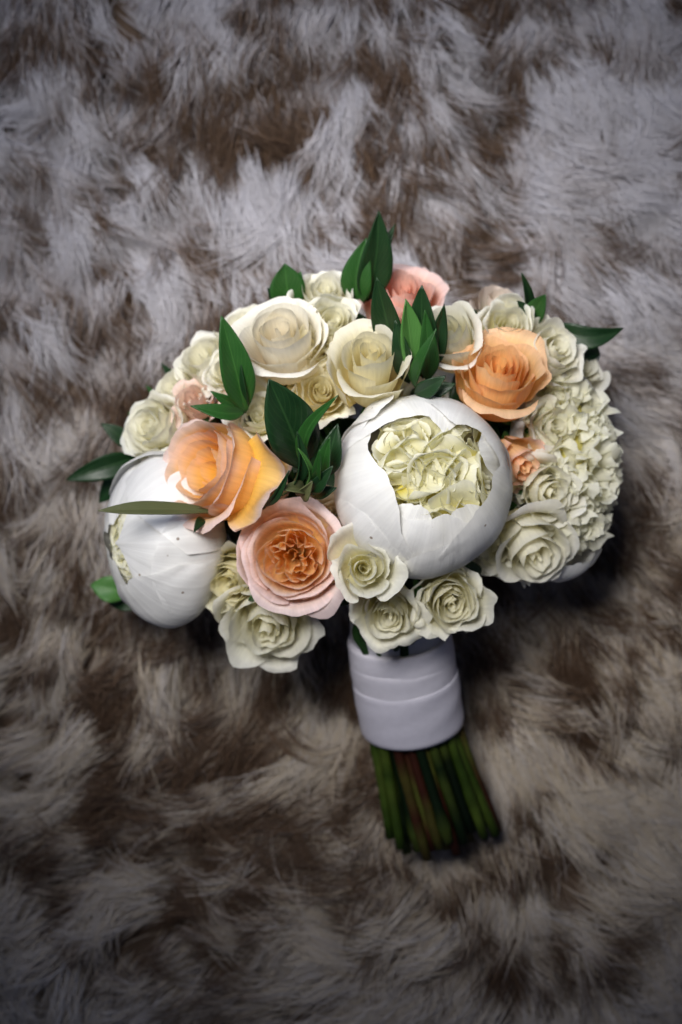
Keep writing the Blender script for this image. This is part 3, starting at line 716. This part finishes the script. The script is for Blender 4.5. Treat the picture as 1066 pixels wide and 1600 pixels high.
peony(872, 730, 0.120, 104, (0.66, 0.02), 0.0, 213, 'right peony, fully frilled cream pompon with smooth guard petals behind',
      sq=(1.42, 0.82, 0.66), guards=[(0, 40, 74, 0.03, 0.0), (320, 40, 62, 0.10, 0.0), (275, 40, 66, 0.08, 0.01), (228, 44, 66, 0.17, 0.0), (186, 46, 60, 0.20, 0.0), (135, 40, 84, 0.04, 0.0), (60, 40, 84, 0.03, 0.0)],
      n_in=165, core=1.02, psi_in=92, size=(0.26, 0.42), incol=cf_peony_in_cream, radial=1.1, ball=True)

# ------------------------------------------------------------------ greenery
def leaf(root, inv, b, t, wpx, mat, roll=0.0, fold=0.35, arch=0.12, seed=0, sideb=0.0, belly=0.42, nick=0.0):
    rng = np.random.default_rng(seed + 900)
    B = W(*b); T = W(*t); wid = pxm(wpx, (b[2] + t[2]) / 2) / 2
    d = (T - B); Ln = d.length; y = d.normalized()
    up = Vector((0, 0, 1)); up = (up - y * up.dot(y)).normalized()
    x = y.cross(up).normalized()
    q = Quaternion(y, roll); x = q @ x; up = q @ up
    nu, nv = 9, 22
    u = np.linspace(-1, 1, nu)[None, :] * np.ones((nv, 1)); v = np.linspace(0, 1, nv)[:, None] * np.ones((1, nu))
    prof = np.clip(v / belly, 0, 1) ** 0.75 * (1 - np.clip((v - belly) / (1 - belly), 0, 1) ** 1.9)
    prof = np.where(v < belly, np.sin(np.clip(v / belly, 0, 1) * PI / 2) ** 0.9, np.cos(np.clip((v - belly) / (1 - belly), 0, 1) * PI / 2) ** 0.85)
    prof = np.maximum(prof, 0.012)
    prof = prof + nick * 0.05 * np.sin(v * 40)
    w = wid * prof
    X = u * w * math.cos(fold * 0.6)
    Zf = np.abs(u) * w * fold + arch * Ln * np.sin(v * PI) * 1.0
    wv = Wob(rng, 3, 4)
    Zf = Zf + 0.10 * wid * wv(u, v * 2) * np.abs(u)
    S = sideb * Ln * np.sin(v * PI)
    Yd = v * Ln
    P = (np.array(B)[None, None] + (X + S)[..., None] * np.array(x) + Yd[..., None] * np.array(y) + Zf[..., None] * np.array(up))
    Mi = np.array(inv); P = P @ Mi[:3, :3].T + Mi[:3, 3]
    o = grid_mesh('leaf', P, None, mat, root)
    so_ = o.modifiers.new('thickness', 'SOLIDIFY'); so_.thickness = 0.0005; so_.offset = 0
    return o

def sprig(px, py, z, label, leaves, seed=1, group='leafy sprigs of the bouquet', stem_to=None):
    base = W(px, py, z); M = Matrix.Translation(base); inv = M.inverted()
    root = empty('leafy_sprig', M, label, 'leaf sprig', group)
    for i, lf in enumerate(leaves):
        leaf(root, inv, *lf[:3], lf[3], seed=seed * 13 + i, **(lf[4] if len(lf) > 4 else {}))
    back = ((NECK - base).normalized() * 0.4 + Vector((0, 0, -1.7)))
    add_stem(root, inv, base, back, 0.0026)
    return root

D, MG, LG, GG = M_LEAF, M_LEAFM, M_LEAFL, M_LEAFG
sprig(482, 765, 0.165, 'leaf sprig at the heart of the bouquet with one large dark pointed leaf', [
    ((478, 735, 0.172), (420, 592, 0.214), 86, D, dict(roll=0.25, fold=0.30, arch=0.05, belly=0.5)),
    ((484, 745, 0.175), (528, 618, 0.212), 26, MG, dict(roll=-0.5, fold=0.6, sideb=-0.10)),
    ((440, 775, 0.185), (464, 674, 0.208), 26, D, dict(roll=0.9, fold=0.9, sideb=0.06)),
    ((412, 792, 0.186), (452, 735, 0.206), 14, D, dict(roll=0.5, fold=0.6)),
    ((478, 758, 0.188), (466, 700, 0.214), 12, LG, dict(roll=0.9, fold=0.8)),
    ((497, 758, 0.185), (500, 702, 0.212), 17, MG, dict(roll=-0.2, fold=0.5)),
    ((505, 752, 0.183), (516, 682, 0.205), 28, MG, dict(roll=-0.3, fold=0.5)),
    ((510, 745, 0.176), (528, 662, 0.192), 40, D, dict(roll=-0.1, fold=0.3)),
    ((478, 768, 0.186), (436, 764, 0.200), 24, GG, dict(roll=0.4, fold=0.7)),
    ((485, 770, 0.188), (520, 728, 0.202), 24, D, dict(roll=0.1, fold=0.5)),
    ((470, 775, 0.184), (488, 752, 0.200), 24, GG, dict(roll=0.2, fold=0.7)),
    ((490, 772, 0.180), (526, 762, 0.190), 22, D, dict(roll=0.1, fold=0.4)),
], 3)
sprig(385, 655, 0.150, 'sprig with a tall upright leaf at the upper left over the left peach rose', [
    ((384, 645, 0.158), (346, 494, 0.186), 54, MG, dict(roll=0.2, fold=0.4, arch=0.05)),
    ((388, 640, 0.154), (374, 553, 0.176), 28, D, dict(roll=-0.5, fold=0.4)),
    ((382, 645, 0.164), (298, 634, 0.182), 28, MG, dict(roll=0.35, fold=0.45, arch=0.10, sideb=-0.10)),
    ((375, 640, 0.158), (330, 612, 0.172), 20, MG, dict(roll=0.0, fold=0.4)),
], 4)
sprig(655, 610, 0.150, 'dense upright leaf cluster above the central peony with one light green leaf', [
    ((622, 560, 0.150), (589, 434, 0.182), 48, D, dict(roll=-0.35, fold=0.35, arch=0.04)),
    ((648, 605, 0.158), (634, 468, 0.190), 42, LG, dict(roll=0.3, fold=0.5, arch=0.02, belly=0.55)),
    ((640, 598, 0.156), (618, 500, 0.184), 34, D, dict(roll=-0.2, fold=0.4)),
    ((662, 590, 0.150), (659, 446, 0.182), 54, D, dict(roll=-0.2, fold=0.35, arch=0.03)),
    ((668, 595, 0.152), (664, 484, 0.186), 32, MG, dict(roll=0.1, fold=0.3)),
    ((668, 585, 0.150), (694, 476, 0.178), 34, D, dict(roll=0.3, fold=0.4, arch=0.03)),
    ((650, 606, 0.166), (682, 514, 0.192), 26, MG, dict(roll=-0.8, fold=0.8, sideb=0.08)),
    ((648, 615, 0.172), (696, 588, 0.184), 30, D, dict(roll=0.3, fold=0.4, arch=0.10)),
    ((655, 618, 0.165), (712, 600, 0.172), 26, D, dict(roll=0.1, fold=0.3)),
], 5)
sprig(585, 450, 0.115, 'tall dark leaf pair rising highest at the top of the bouquet', [
    ((572, 470, 0.120), (592, 330, 0.150), 56, D, dict(roll=0.2, fold=0.4, arch=0.05, sideb=0.03, belly=0.35)),
    ((560, 480, 0.118), (572, 372, 0.140), 50, MG, dict(roll=-0.1, fold=0.3, sideb=-0.05)),
    ((600, 455, 0.118), (618, 350, 0.135), 26, D, dict(roll=-0.6, fold=0.5)),
], 6)
sprig(455, 485, 0.110, 'short broad leaf sprig at the top left rim', [
    ((452, 492, 0.112), (445, 412, 0.135), 56, MG, dict(roll=0.1, fold=0.2, belly=0.65)),
    ((440, 485, 0.112), (418, 450, 0.128), 24, D, dict(roll=0.1, fold=0.2)),
    ((458, 485, 0.112), (470, 425, 0.130), 28, MG, dict(roll=-0.2, fold=0.3, belly=0.6)),
], 7)
sprig(832, 505, 0.118, 'two small pointed leaves standing at the upper right rim', [
    ((820, 500, 0.120), (815, 426, 0.145), 20, D, dict(roll=0.5, fold=0.4)),
    ((828, 505, 0.122), (852, 460, 0.142), 34, MG, dict(roll=-0.2, fold=0.3, belly=0.55)),
    ((836, 510, 0.122), (808, 470, 0.138), 26, D, dict(roll=0.2, fold=0.3)),
], 8)
sprig(868, 520, 0.110, 'dark leaf sprig reaching furthest right over the fur', [
    ((862, 508, 0.118), (974, 513, 0.118), 38, D, dict(roll=0.1, fold=0.3, arch=0.12, sideb=0.16, belly=0.35)),
    ((870, 530, 0.112), (938, 555, 0.108), 40, D, dict(roll=0.2, fold=0.3, belly=0.6)),
    ((866, 520, 0.112), (905, 560, 0.100), 34, D, dict(roll=0.0, fold=0.3)),
], 9)
sprig(225, 715, 0.085, 'dark leaf sprig reaching furthest left beside the left peony', [
    ((222, 712, 0.090), (104, 750, 0.098), 40, D, dict(roll=-0.2, fold=0.35, sideb=0.02)),
    ((215, 725, 0.085), (155, 785, 0.080), 40, D, dict(roll=0.1, fold=0.3)),
    ((212, 700, 0.090), (158, 662, 0.098), 28, D, dict(roll=0.2, fold=0.3)),
    ((235, 665, 0.092), (200, 645, 0.100), 14, MG, dict(roll=0.2, fold=0.3)),
], 10)
sprig(335, 795, 0.150, 'single narrow grey green leaf lying across the left peony', [
    ((345, 800, 0.160), (153, 798, 0.190), 26, GG, dict(roll=0.6, fold=0.30, arch=0.06, sideb=-0.02, belly=0.6)),
    ((320, 812, 0.158), (303, 832, 0.176), 16, D, dict(roll=0.2, fold=0.3)),
], 11)
sprig(205, 925, 0.075, 'small lighter green leaf sticking out under the left peony', [
    ((205, 928, 0.080), (142, 914, 0.082), 42, LG, dict(roll=0.1, fold=0.2, belly=0.5)),
    ((225, 945, 0.075), (168, 940, 0.070), 26, D, dict(roll=0.1, fold=0.2)),
], 12)
sprig(280, 600, 0.085, 'thin v shaped leaf pair at the blurred upper left rim', [
    ((272, 606, 0.090), (252, 568, 0.098), 17, D, dict(roll=0.5, fold=0.5)),
    ((274, 606, 0.090), (301, 555, 0.100), 19, D, dict(roll=-0.5, fold=0.5)),
    ((250, 635, 0.090), (228, 602, 0.098), 12, MG, dict(roll=0.5, fold=0.5)),
], 13)
sprig(735, 900, 0.130, 'dark leaf scraps in the gap under the central peony', [
    ((745, 905, 0.135), (722, 872, 0.148), 30, D, dict(roll=0.1, fold=0.3)),
    ((655, 940, 0.148), (645, 900, 0.160), 16, MG, dict(roll=0.3, fold=0.4)),
    ((560, 846, 0.135), (548, 820, 0.145), 22, MG, dict(roll=0.3, fold=0.4)),
], 14)
sprig(398, 940, 0.130, 'tiny bright green leaf between the two lower left spray roses', [
    ((390, 938, 0.148), (402, 918, 0.164), 9, LG, dict(roll=0.3, fold=0.4)),
    ((440, 890, 0.120), (360, 860, 0.120), 60, D, dict(roll=0.1, fold=0.2)),
], 15)
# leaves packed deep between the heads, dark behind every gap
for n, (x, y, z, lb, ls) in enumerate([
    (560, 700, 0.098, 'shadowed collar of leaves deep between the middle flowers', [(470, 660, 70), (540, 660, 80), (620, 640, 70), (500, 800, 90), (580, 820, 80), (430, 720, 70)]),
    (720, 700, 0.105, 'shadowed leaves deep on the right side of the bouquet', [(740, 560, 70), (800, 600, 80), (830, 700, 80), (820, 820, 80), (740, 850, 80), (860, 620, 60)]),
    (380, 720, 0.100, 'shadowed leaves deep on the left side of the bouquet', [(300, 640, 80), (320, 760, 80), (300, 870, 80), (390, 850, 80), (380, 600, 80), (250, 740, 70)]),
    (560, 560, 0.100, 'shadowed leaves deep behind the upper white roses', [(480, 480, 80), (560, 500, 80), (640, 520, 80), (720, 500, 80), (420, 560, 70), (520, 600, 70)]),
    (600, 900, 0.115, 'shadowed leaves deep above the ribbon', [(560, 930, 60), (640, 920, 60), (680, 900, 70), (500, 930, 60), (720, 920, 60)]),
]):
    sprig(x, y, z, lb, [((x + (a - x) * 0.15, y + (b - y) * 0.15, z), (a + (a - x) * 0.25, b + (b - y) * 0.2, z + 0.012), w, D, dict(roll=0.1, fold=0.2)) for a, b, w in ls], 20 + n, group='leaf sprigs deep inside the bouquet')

# ------------------------------------------------------------------ satin ribbon round the stems
def ribbon():
    root = empty('ribbon_wrap', Matrix.Translation(WR1), 'white satin ribbon wrapped round the green stems of the bouquet', 'ribbon')
    inv = Matrix.Translation(WR1).inverted()
    rng = np.random.default_rng(77)
    Ltot = (WR1 - WR0).length
    def band(s0, s1, r1, r2, slant, col, name, seed, bump=0.0012):
        rg = np.random.default_rng(seed)
        nu, nv = 72, 30
        u = np.linspace(0, 2 * PI, nu, endpoint=False)[None, :] * np.ones((nv, 1)); v = np.linspace(0, 1, nv)[:, None] * np.ones((1, nu))
        s = s0 + (s1 - s0) * v + slant * np.cos(u - 0.4)
        wv = Wob(rg, 1.0, 5, 3); wf = Wob(rg, 3.2, 6, 3)
        cu, su = np.cos(u), np.sin(u)
        fold = 0.6 * bump * (wf(cu * 0.5, su * 0.5, v * 1.5 + cu * 0.8)) + 0.00012 * np.sin(v * 14 + 3 * cu + 1.5 * wv(cu, su, v * 2))
        edge = 0.0006 * (ss(v, 0.93, 1.0) + ss(1 - v, 0.93, 1.0))
        R1 = r1 + fold - edge; R2 = r2 + fold - edge
        ax0, ax1 = np.array(WR0), np.array(WR1)
        C = ax0 + s[..., None] * (ax1 - ax0)
        P = C + (R1 * cu)[..., None] * np.array(SX) + (R2 * su)[..., None] * np.array(SZ)
        # turned-in edges
        P = np.concatenate([C[:1] + (P[:1] - C[:1]) * 0.90, P, C[-1:] + (P[-1:] - C[-1:]) * 0.90])
        Mi = np.array(inv); P = P @ Mi[:3, :3].T + Mi[:3, 3]
        grid_mesh(name, P, np.ones(P.shape) * np.array(col), M_SATIN, root, wrap_u=True)
    band(-0.62, 0.10, 0.0245, 0.0205, 0.05, (0.40, 0.40, 0.45), 'ribbon_turn', 1, 0.0010)
    band(-0.05, 0.50, 0.0278, 0.0238, 0.06, (0.50, 0.49, 0.57), 'ribbon_turn', 2, 0.0004)
    band(0.16, 0.76, 0.0283, 0.0243, 0.09, (0.50, 0.49, 0.57), 'ribbon_turn', 3, 0.0004)
    band(0.42, 1.04, 0.0288, 0.0248, 0.05, (0.51, 0.50, 0.59), 'ribbon_turn', 4, 0.0004)
ribbon()
